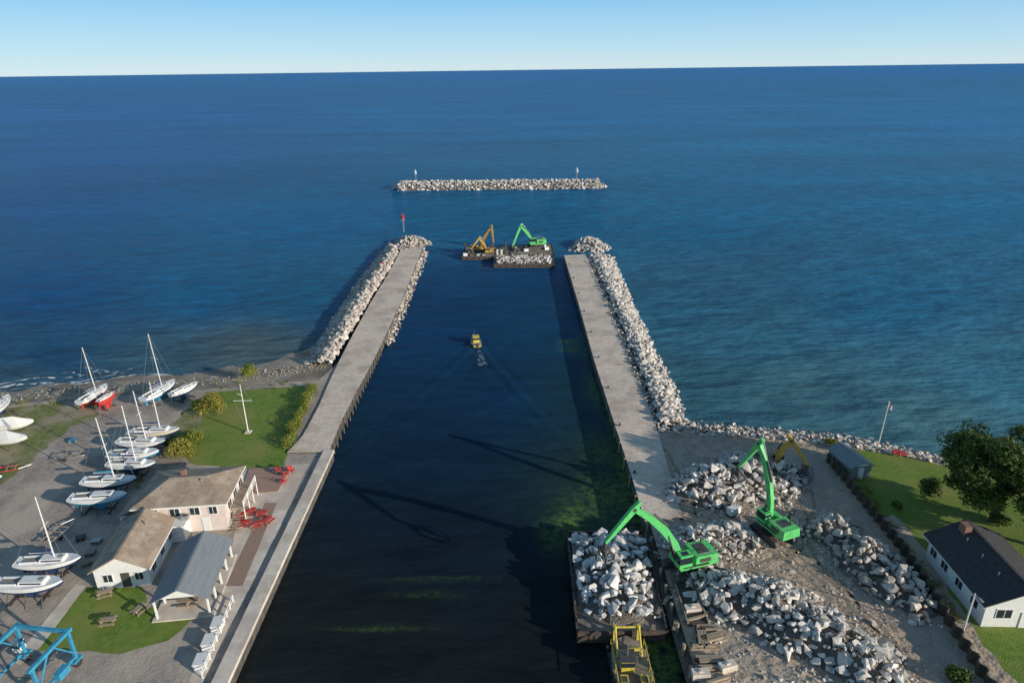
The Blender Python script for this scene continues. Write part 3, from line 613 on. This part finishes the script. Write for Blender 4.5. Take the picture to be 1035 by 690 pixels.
        bx=[(0,.15),(.5,.1),(.95,-.4),(.9,-1.0),(.3,-1.35),(-.35,-1.2),(.25,-.9),(.35,-.5),(-.1,-.2)]
        g.extr('bucket',dk,[(tv.x-a*s,tv.y+b*s) for a,b in bx],-.65*s,.65*s)
        g.cyl('bucket_link',steel,(kv.lerp(tv,.6).x-.3*s,0,kv.lerp(tv,.6).y),(tv.x-.5*s,0,tv.y),.07*s)
    return g.build()
b1=P(694,578,1.8); k1=WY(641,514,b1.y-2.2); t1=WY(612,548,b1.y-3.2)
excavator('green_material_handler',b1,k1,t1,green,'grapple',1.08,.5,boomw=.55)
b2_=P(781,541,1.8); k2=WY(768,448,b2_.y+4.2); t2=WY(760,468,b2_.y+8.0)
excavator('green_material_handler',b2_,k2,t2,green,'grapple',1.0,.4,boomw=.55)
b3=P(776,478,1.8); k3=WY(800,445,b3.y-1.0); t3=WY(817,468,b3.y-1.4)
excavator('yellow_excavator',b3,k3,t3,yel,'bucket',1.05,boomw=.6)

# ---------------------------------------------------------------- barges
dm=M('barge_deck',(.2,.17,.14),(.11,.09,.075),scale=1,rough=.9,c3=(.3,.26,.22),s3=.4)
def barge(name,corners,z,walls=0,deckm=None):
    c=[Vector((p.x,p.y,z)) for p in corners]; g=G(name); lo=[Vector((p.x,p.y,-.6)) for p in c]
    g.add('hull',rust,c+lo,[(0,4,5,1),(1,5,6,2),(2,6,7,3),(3,7,4,0)]); g.add('deck',deckm or wood,c,[(0,1,2,3)])
    for i in range(4):
        a=c[i];b=c[(i+1)%4];d=(b-a);an=math.atan2(d.y,d.x);m_=(a+b)/2; hh=walls or .2
        g.box('coaming',rust,(m_.x,m_.y,z+hh/2),(d.length,.22,hh),rz=an)
        nn=int(d.length/2)
        for j in range(nn+1):
            q=a.lerp(b,j/nn); g.cyl('bollards',dk,(q.x,q.y,z-.9),(q.x,q.y,z+hh+.2),.14,n=6)
    return g
bc=[Vector((6.9,58.6,0)),Vector((16.9,58.6,0)),Vector((17.6,76.3,0)),Vector((7.2,76.3,0))]
barge('rock_barge',bc,1.1,.55,deckm=dm).build()
p,e=pile_pts([(12.2,69.8,6.4,8.0,0,1.9),(12,65.5,6.0,6.0,0,1.8)],1.3,.9,.7,1.7); p=[q for q in p if 7.7<q[0]<16.8 and 60.6<q[1]<75.7]; e=([(min(max(v[0],7.5),17.0),min(max(v[1],60.2),76.0),v[2]) for v in e[0]],e[1]); rocks('barge_rock_load',p,M('white_limestone',(.68,.66,.64),(.50,.48,.47),scale=1.4,rough=.85,island=.26,bump=.6,bs=4),e)
g=G('push_boat',Vector((12.2,54.6,0)),R(90)); hull(g,7.5,4.2,1.2,-.2,dk,dk,dm,bowf=.3); 
g.box('wheelhouse',byel,(-.3,.5,1.75),(1.5,1.4,1.5)); g.box('wheelhouse_windows',glass,(-.3,.5,2.0),(1.54,1.44,.6)); g.box('roof',dk,(-.3,.5,2.56),(1.8,1.7,.1)); 
for sy in(-1.3,1.3):
    g.box('push_knees',byel,(3.3,sy,1.9),(.35,.35,2.6)); g.cyl('frame',byel,(3.3,sy,3.1),(.8,sy,1.2),.12); g.box('engine_box',byel,(-2.5,sy*.8,1.35),(1.3,.8,.6)); g.box('engine_box',dk,(-2.5,sy*.8,1.68),(.7,.5,.06))
g.cyl('push_knees',byel,(3.3,-1.3,2.9),(3.3,1.3,2.9),.12); g.cyl('mast',steel,(-.3,.5,2.6),(-.3,.5,4.1),.05); g.box('winch',dk,(1.4,-.6,1.4),(.8,.9,.5)); g.cyl('winch',byel,(1.4,-1.2,1.55),(1.4,0,1.55),.3,n=10); g.box('hatches',rust,(1.6,.9,1.2),(.8,.8,.15))
for sy in(-1.8,1.8): g.cyl('rail',byel,(-3.4,sy,1.9),(2.6,sy,1.9),.05); [g.cyl('rail',byel,(-3.4+k*1.2,sy,1.0),(-3.4+k*1.2,sy,1.9),.04,n=4) for k in range(6)]
for i in range(6):
    for sy in(-1.75,1.75): g.cyl('tyres',black,(-3+i*1.1,sy+.25*(1 if sy>0 else -1),.7),(-3+i*1.1,sy+.5*(1 if sy>0 else -1),.7),.4,n=10)
g.build()
g=barge('excavator_barge',PX([(467,260),(515,260),(515,250),(470,250)],1.0),1.0,.15,deckm=dm)
for q,hh in (((470,256),5),((511,256),5)):
    c=P(q[0],q[1],1.4); g.cyl('spuds',rust,(c.x,c.y,-1),(c.x,c.y,hh),.3)
for k in range(16): c=P(random.uniform(470,512),random.uniform(252,259),1.0); g.box('deck_gear',random.choice([dk,steel,wood,wpaint,rust]),(c.x,c.y,1.4),(random.uniform(.6,1.8),random.uniform(.5,1.2),random.uniform(.4,1)),rz=random.random())
g.build()
g=barge('rock_laden_barge',PX([(499,268),(560,268),(559,259),(500,259)],.9),.9,.35,deckm=dm); g.build()
cs=PX([(502,267),(557,267),(557,260),(502,260)],.9); pts=[]
for _ in range(420): pts.append((random.uniform(cs[0].x,cs[1].x),random.uniform(cs[0].y,cs[2].y),random.uniform(1.0,1.9),random.uniform(.5,1.3)))
rocks('barge_rock_load',pts,stone)
g=barge('excavator_barge',PX([(516,258),(560,257),(558,247),(517,248)],1.0),1.0,.15,deckm=dm)
for k in range(12): c=P(random.uniform(518,556),random.uniform(249,257),1.0); g.box('deck_gear',random.choice([dk,steel,wood,wpaint,rust]),(c.x,c.y,1.4),(random.uniform(.6,1.8),random.uniform(.5,1.2),random.uniform(.4,1)),rz=random.random())
g.build()
b=P(541,251,1.0);k=WY(526,229,b.y-1);t_=WY(518,249,b.y-2); excavator('green_material_handler',b,k,t_,green,'bucket',1.2,.3,boomw=.75)
b=P(484,255,1.0);k=WY(497,230,b.y-1);t_=WY(498,246,b.y-2); excavator('yellow_excavator',b,k,t_,yel,'bucket',1.0,boomw=.6)
b=P(494,257,1.0);k=WY(484,241,b.y-1);t_=WY(476,252,b.y-2); excavator('yellow_excavator',b,k,t_,yel,'bucket',.8,boomw=.6)
g=G('deck_shed',P(505,257,1.0)); g.box('walls',wpaint,(0,0,1.0),(2.0,2.0,2.0)); g.box('roof',dk,(0,0,2.08),(2.3,2.3,.12)); g.box('door',dk,(0,-1.01,1),(.8,.04,1.8)); g.build()

def navlight(name,u,v,z,h,c,w_=1.3):
    g=G(name,P(u,v,z)); g.cyl('post',steel,(0,0,-.5),(0,0,h*.8),.25*w_/1.3,.2*w_/1.3); g.box('platform',steel,(0,0,h*.6),(w_*1.2,w_*1.2,.12)); g.box('daymark',c,(0,0,h*.78),(w_,.15,w_)); g.box('daymark',c,(0,0,h*.78),(.15,w_,w_)); g.cyl('lantern',c,(0,0,h*.9),(0,0,h),.28,.2)
    g.cyl('ladder',steel,(.4,-.3,-.3),(.3,-.3,h*.6),.06,n=4); g.build()
navlight('navigation_light',408,233,3,6.5,red); navlight('navigation_light',420.5,185,3,7,wpaint); navlight('navigation_light',583,183,3,7,wpaint)
g=G('life_ring_box',P(387,270,1.9)); g.box('cabinet',red,(0,0,.9),(.9,.6,1.2)); g.cyl('post',steel,(0,0,0),(0,0,.5),.1); g.build()

# ---------------------------------------------------------------- buildings
def gable_roof(g,mat,w,l,ze,zr,ov=.45,th=.16,part='roof'):
    sl=(zr-ze)/(w/2); 
    for s in(-1,1):
        x1=s*(w/2+ov); z1=ze-sl*ov; y0,y1=-l/2-ov,l/2+ov
        vs=[(0,y0,zr),(0,y1,zr),(x1,y1,z1),(x1,y0,z1)]; vs+= [(a,b,c+th) for a,b,c in vs]
        fs=[(0,1,2,3),(4,7,6,5),(0,3,7,4),(1,5,6,2),(2,6,7,3),(0,4,5,1)]; g.add(part,mat,vs,fs)
    g.box('ridge_cap',mat,(0,0,zr+th+.02),(.3,l+2*ov,.06))
def gables(g,mat,w,l,ze,zr):
    for y in(-l/2,l/2): g.add('walls',mat,[(-w/2,y,ze),(w/2,y,ze),(0,y,zr)],[(0,1,2)] if y<0 else [(2,1,0)])
def hip_roof(g,mat,w,l,ze,zr,ov=.5,cx=0,cy=0):
    a,b=w/2+ov,l/2+ov; 
    if w>l: r=[(-(a-b*.8),0),((a-b*.8),0)]
    else: r=[(0,-(b-a*.8)),(0,(b-a*.8))]
    vs=[(cx-a,cy-b,ze),(cx+a,cy-b,ze),(cx+a,cy+b,ze),(cx-a,cy+b,ze),(cx+r[0][0],cy+r[0][1],zr),(cx+r[1][0],cy+r[1][1],zr)]
    fs=[(0,1,5,4),(1,2,5),(2,3,4,5),(3,0,4)] if w>l else [(0,1,4),(1,2,5,4),(2,3,5),(3,0,4,5)]
    g.add('roof',mat,vs,fs); g.add('fascia',wpaint,[(cx+s*a,cy+t*b,z_) for z_ in(ze-.22,ze-.01) for s,t in((-1,-1),(1,-1),(1,1),(-1,1))],[(0,1,5,4),(1,2,6,5),(2,3,7,6),(3,0,4,7),(3,2,1,0)])
def win(g,c,wd,ht,axis):
    if axis=='y': g.box('window_frames',white,c,(wd+.2,.1,ht+.2)); g.box('windows',glass,c,(wd,.14,ht)); g.box('window_frames',white,c,(.06,.17,ht))
    else: g.box('window_frames',white,c,(.1,wd+.2,ht+.2)); g.box('windows',glass,c,(.14,wd,ht)); g.box('window_frames',white,c,(.17,.06,ht))
pink=M('pinkish_siding',(.72,.62,.57),(.64,.55,.51),scale=2,rough=.75)
brick=M('brick',(.3,.16,.12),(.22,.12,.09),scale=5)
g=G('clubhouse',Vector((-45.4,81.6,1.6)),R(5)); W_,L_=11.6,8.6
g.box('walls',pink,(0,0,2.2),(W_,L_,4.4)); hip_roof(g,shingle,W_,L_,4.45,6.1)
for xx in(-3.6,-.8,1.8): win(g,(xx,-L_/2-.02,3.3),1.2,1.1,'y')
win(g,(4.2,-L_/2-.02,3.3),1.0,1.1,'y'); g.box('door',white,(3,-L_/2-.03,1.1),(1,.1,2.1)); win(g,(-2,-L_/2-.02,1.2),1.6,1,'y')
for yy in(-2.6,0,2.6): win(g,(W_/2+.02,yy,3.2),1.3,1.4,'x'); win(g,(W_/2+.02,yy,1.0),1.0,1.1,'x')
g.box('balcony',wood,(W_/2+1.0,0.6,2.2),(1.9,6.6,.15))
for yy in(-2.6,-.5,1.7,3.8): g.cyl('balcony_posts',wpaint,(W_/2+1.85,yy,0),(W_/2+1.85,yy,3.3),.08)
g.cyl('balcony_rail',wpaint,(W_/2+1.85,-2.6,3.25),(W_/2+1.85,3.8,3.25),.06); 
for i in range(22): g.box('balcony_rail',wpaint,(W_/2+1.85,-2.6+i*.3,2.75),(.05,.06,.9))
for i in range(8): g.box('stairs',wood,(W_/2+1.0,-2.9-i*.3,2.05-i*.26),(1.1,.32,.06))
g.box('chimney',brick,(-1,1.2,6.0),(.6,.6,1.1)); g.cyl('roof_vents',steel,(2,-.8,5.3),(2,-.8,6.1),.12); g.cyl('roof_vents',steel,(-3,-1.8,4.9),(-3,-1.8,5.6),.1)
g.box('side_wing',white,(-W_/2-1.2,-1.5,1.5),(2.4,5,3.0)); g.add('side_wing_roof',shingle,[(-W_/2-2.7,-4.3,2.95),(-W_/2,-4.3,4.2),(-W_/2,1.3,4.2),(-W_/2-2.7,1.3,2.95)],[(0,1,2,3)])
g.box('front_porch',white,(-1.5,-L_/2-1.1,1.3),(4.6,2.2,2.5)); g.box('porch_roof',wpaint,(-1.5,-L_/2-1.2,2.65),(5.2,2.6,.16)); 
g.box('heat_pump',steel,(.8,-L_/2-.9,3.05),(.9,.7,.6)); g.box('heat_pump',dk,(.8,-L_/2-.9,3.37),(.6,.5,.03))
g.build()
g=G('boat_club_annex',Vector((-48.4,71.3,1.6)),R(7)); W_,L_=6.2,9.2
g.box('walls',white,(0,0,1.4),(W_,L_,2.8)); gable_roof(g,shingle,W_,L_,2.85,4.6); gables(g,wpaint,W_,L_,2.8,4.55)
win(g,(-1.6,-L_/2-.02,1.5),1,1,'y'); g.box('door',dk,(.4,-L_/2-.03,1.05),(1,.08,2.1)); win(g,(2,-L_/2-.02,1.5),.9,1,'y')
for yy in(-3,0,3): win(g,(W_/2+.02,yy,1.5),1.1,1,'x')
g.box('fascia',white,(W_/2+.46,0,2.55),(.05,L_+.9,.2)); g.cyl('roof_vents',steel,(1,2,4.2),(1,2,4.8),.1); g.build()
g=G('garden_shed',Vector((-50.5,78.0,1.6)),R(7)); g.box('walls',white,(0,0,1.3),(4.4,4,2.6)); gable_roof(g,shingle,4.4,4,2.62,3.8,ov=.3); gables(g,wpaint,4.4,4,2.6,3.75); g.box('door',dk,(0,-2.02,1),(1,.06,2)); g.build()
g=G('picnic_pavilion',Vector((-38.9,66.6,1.6)),R(7)); W_,L_=5.8,10
gable_roof(g,metalroof,W_,L_,2.7,4.1,ov=.4,th=.1); 
for i in range(5):
    for s in(-1,1): g.box('posts',wpaint,(s*W_/2,-L_/2+i*L_/4,1.35),(.2,.2,2.7))
for s in(-1,1): g.box('beams',wpaint,(s*W_/2,0,2.56),(.16,L_,.24))
for i in range(15):
    for s in(-1,1): sl=1.4/(W_/2); g.box('roof_seams',metalroof,(s*(W_/4+.2),-L_/2-.2+i*.75,2.7+1.4/2-.1+.1),(math.hypot(W_/2+.4,1.6)*.99,.04,.05),ry=s*math.atan(sl))
gables(g,wpaint,W_-.2,L_-.3,2.7,4.0); g.box('slab',conc2,(0,0,.08),(W_+1,L_+1,.14))
for i in range(3): 
    g.box('tables',wood,(0,-3+i*3,.75),(2.4,.8,.07)); g.box('tables',wood,(0,-3+i*3-.7,.45),(2.4,.3,.06)); g.box('tables',wood,(0,-3+i*3+.7,.45),(2.4,.3,.06)); g.box('tables',wood,(0,-3+i*3,.36),(.15,1.4,.7))
g.build()
g=G('white_house',Vector((55.9,64.0,1.8)),R(-2)); W_,L_=8.2,11.5
g.box('walls',wpaint,(0,0,1.7),(W_,L_,3.4)); gable_roof(g,dshingle,W_,L_,3.45,5.3,ov=.6); gables(g,wpaint,W_,L_,3.4,5.25)
for yy in(-4,-1,2,4.4): win(g,(-W_/2-.02,yy,1.9),1.2,1.1,'x')
win(g,(-2,-L_/2-.02,1.9),1.6,1.1,'y'); win(g,(2.4,-L_/2-.02,1.9),1.6,1.1,'y'); g.box('door',wpaint,(.4,-L_/2-.05,1.05),(1,.1,2.1))
g.box('chimney',brick,(-1.0,4.6,5.3),(.8,1.2,1.4)); g.box('gutter',white,(-W_/2-.66,0,3.12),(.1,L_+1.2,.14))
for yy in(-3,0,3): g.cyl('roof_vents',steel,(-1.6,yy,4.7),(-1.6,yy,5.2),.09)
g.build()
g=G('lakeside_shed',P(857,474,1.8),R(10)); g.box('walls',M('grey_siding',(.25,.26,.27),(.2,.2,.21),scale=3),(0,0,1.1),(3.4,5.5,2.2)); gable_roof(g,metalroof,3.4,5.5,2.22,3.0,ov=.3); gables(g,wpaint,3.4,5.5,2.2,2.95); g.box('door',wpaint,(0,-2.78,1),(.9,.06,1.9)); g.build()
pl=resample([P(836,466,1.8),P(868,505,1.8),P(912,560,1.8),P(950,620,1.8),P(1000,700,1.8),Vector((47.6,30,1.8))],150)
V=[];Fc=[]
for i,q in enumerate(pl):
    o=.22*(1 if (i//2)%2 else -1); V+=[(q.x+o,q.y,1.5),(q.x+o,q.y,3.4),(q.x+o+.12,q.y,3.4),(q.x+o+.12,q.y,1.5)]
for i in range(149):
    for k in range(3): Fc.append((4*i+k,4*i+4+k,4*i+5+k,4*i+1+k))
mesh_obj('sheet_pile_wall',V,Fc,[M('dark_sheet_pile',(.06,.045,.035),(.1,.075,.055),scale=1,rough=.8)])
q=P(887,452,1.8); g=G('flagpole',q); g.cyl('pole',alu,(0,0,0),(.3,0,8.2),.1,.06); g.cyl('truck',alu,(.3,0,8.2),(.3,0,8.35),.12)
fl=M('faded_flag',(.6,.3,.28),(.55,.5,.5),scale=3)
vs=[];
for i in range(6): vs+=[(.3+ i*.13,.1*math.sin(i*1.2),8.1-.12*i),(.3+i*.13,.1*math.sin(i*1.2+.4),7.5-.16*i)]
g.add('flag',fl,vs,[(2*i,2*i+1,2*i+3,2*i+2) for i in range(5)]); g.build()
q=P(971,645,1.8); g=G('utility_pole',q); g.cyl('pole',alu,(0,0,0),(.1,0,6.2),.1,.07); g.cyl('arm',alu,(.1,0,6),(.1,-.8,6.2),.04); g.box('lamp_head',steel,(.1,-1,6.2),(.25,.5,.12)); g.build()

# ---------------------------------------------------------------- furniture
def picnic(u,v,c,ang,z=1.64,name='picnic_table',k=1):
    g=G(name,P(u,v,z),ang); g.box('top',c,(0,0,.76*k),(1.8*k,.75*k,.07)); 
    for s in(-1,1): g.box('benches',c,(0,s*.72*k,.46),(1.8*k,.28,.06)); g.box('legs',wood,(s*.7*k,0,.4),(.1,1.3*k,.08)); g.box('legs',wood,(s*.7*k,.3,.38*k),(.1,.1,.76*k),rx=.3); g.box('legs',wood,(s*.7*k,-.3,.38*k),(.1,.1,.76*k),rx=-.3)
    g.build()
for u,v,a in [(243,523,.3),(254,519,.5),(265,521,.1),(271,528,1.2),(248,531,.1),(260,532,.5)]: picnic(u,v,red,a,k=.85)
for u,v,a in [(107,602,.4),(142,618,1.2),(110,630,.2)]: picnic(u,v,wood,a,k=.9)
for u,v in [(905,459),(911,460)]: picnic(u,v,red,.2,1.85,k=.75)
def chair(u,v,ang,z=1.65):
    g=G('adirondack_chair',P(u,v,z),ang); g.box('seat',red,(0,0,.38),(.6,.65,.06),ry=.15); g.box('back',red,(-.38,0,.75),(.06,.65,.85),ry=-.35)
    for s in(-1,1): g.box('arms',red,(0,s*.38,.6),(.75,.14,.04)); g.box('legs',red,(.3,s*.34,.3),(.08,.06,.6)); g.box('legs',red,(-.3,s*.34,.3),(.08,.06,.6))
    g.build()
for u,v,a in [(282,477,20),(289,481,40),(295,477,-10),(287,488,70)]: chair(u,v,R(a),1.77)
g=G('white_fence'); a=P(205,685,1.6);b=P(236,608,1.6)
k=int((b-a).length/1.2)
for i in range(k+1): q=a.lerp(b,i/k); g.box('posts',wpaint,(q.x,q.y,2.1),(.12,.12,1.1))
d=b-a; an=math.atan2(d.y,d.x); m_=(a+b)/2
for z_ in(2.05,2.5): g.box('rails',wpaint,(m_.x,m_.y,z_),(d.length,.05,.12),rz=an)
g.build(True)
for u,v in [(212,652),(204,672),(221,634)]:
    g=G('storage_locker',P(u,v,1.63),R(5)); g.box('body',white,(0,0,.45),(1.1,1.6,.8)); g.box('lid',wpaint,(0,0,.89),(1.2,1.7,.1)); g.box('latch',dk,(.58,0,.7),(.05,.15,.15)); g.build()
g=G('travel_lift',P(36,688,1.6),R(-8)); W_,L_,h_=6.0,4.8,3.9
for sx in(-1,1):
    for sy in(-1,1):
        g.box('legs',blue,(sx*W_/2,sy*L_/2,h_/2+.6),(.3,.3,h_)); g.cyl('wheels',black,(sx*W_/2-.2,sy*L_/2,.5),(sx*W_/2+.2,sy*L_/2,.5),.5,n=14); g.box('axle_frame',blue,(sx*W_/2,sy*L_/2,.85),(.6,1.2,.25))
        g.cyl('braces',blue,(sx*W_/2,sy*L_/2,h_*.45),(sx*W_/2,sy*L_*.1,h_+.5),.09)
    g.box('top_beams',blue,(sx*W_/2,0,h_+.75),(.34,L_+.9,.36)); g.box('lower_beams',blue,(sx*W_/2,0,1.3),(.24,L_-.3,.24))
g.box('cross_beam',blue,(0,L_/2,h_+.78),(W_-.34,.3,.38)); 
for sy in(-1.2,1.2):
    g.cyl('slings',dk,(-W_/2,sy,h_+.5),(-1.5,sy,1.8),.05); g.cyl('slings',dk,(W_/2,sy,h_+.5),(1.5,sy,1.8),.05); g.cyl('slings',dk,(-1.5,sy,1.8),(1.5,sy,1.8),.05)
g.box('engine_box',blue,(W_/2+.5,0,1.7),(.7,1.4,.8)); g.box('cab',white,(-W_/2-.5,L_/2,2.0),(.8,.9,1.2)); g.box('cab',glass,(-W_/2-.5,L_/2,2.2),(.83,.93,.5)); g.build()
for i in range(9):
    q=P(random.uniform(678,735),random.uniform(605,690),1.8); 
    if q.x<ER+1.5: q.x=ER+1.7
    g=G('timber_stack',q,random.choice((0,.1,1.5,1.4,.3)))
    for k in range(4): g.box('timbers',wood,(0,-.5+k*.33,.15),(random.uniform(2,3.4),.28,.26)); 
    for k in range(random.choice((1,3))): g.box('timbers',wood,(random.uniform(-.2,.2),-.35+k*.33,.43),(random.uniform(2,3),.28,.26))
    g.build(True)
for u,v,a in [(700,618,.1),(735,676,.3),(708,684,0)]:
    g=G('concrete_block',P(u,v,1.8),a); g.box('block',conc2,(0,0,.4),(1.8,.9,.8)); g.box('block',conc2,(0,0,.87),(.5,.3,.14)); g.cyl('lifting_eye',steel,(0,-.1,.94),(0,.1,1.1),.04); g.build(True)
g=G('loading_ramp',Vector((20.4,62.5,1.8)),R(90)); g.box('deck',rust,(0,0,.2),(7,2.4,.25)); 
for k in range(10): g.box('cleats',dk,(-3.2+k*.7,0,.35),(.1,2.3,.06))
for s in(-1,1): g.box('kerbs',wood,(0,s*1.15,.42),(7,.12,.25))
g.build()
g=G('mooring_piles'); 
for i in range(12): g.cyl('piles',wood,(18.1,44+i*3,-1),(18.1,44+i*3,2.3),.2)
g.build(True)
g=G('generator_skid',P(741,520,1.8),.5); g.box('body',wpaint,(0,0,.8),(1.8,.9,1.0)); g.box('skid',dk,(0,0,.15),(2.1,1.0,.25)); g.cyl('exhaust',dk,(.5,0,1.3),(.5,0,1.7),.06); g.build()
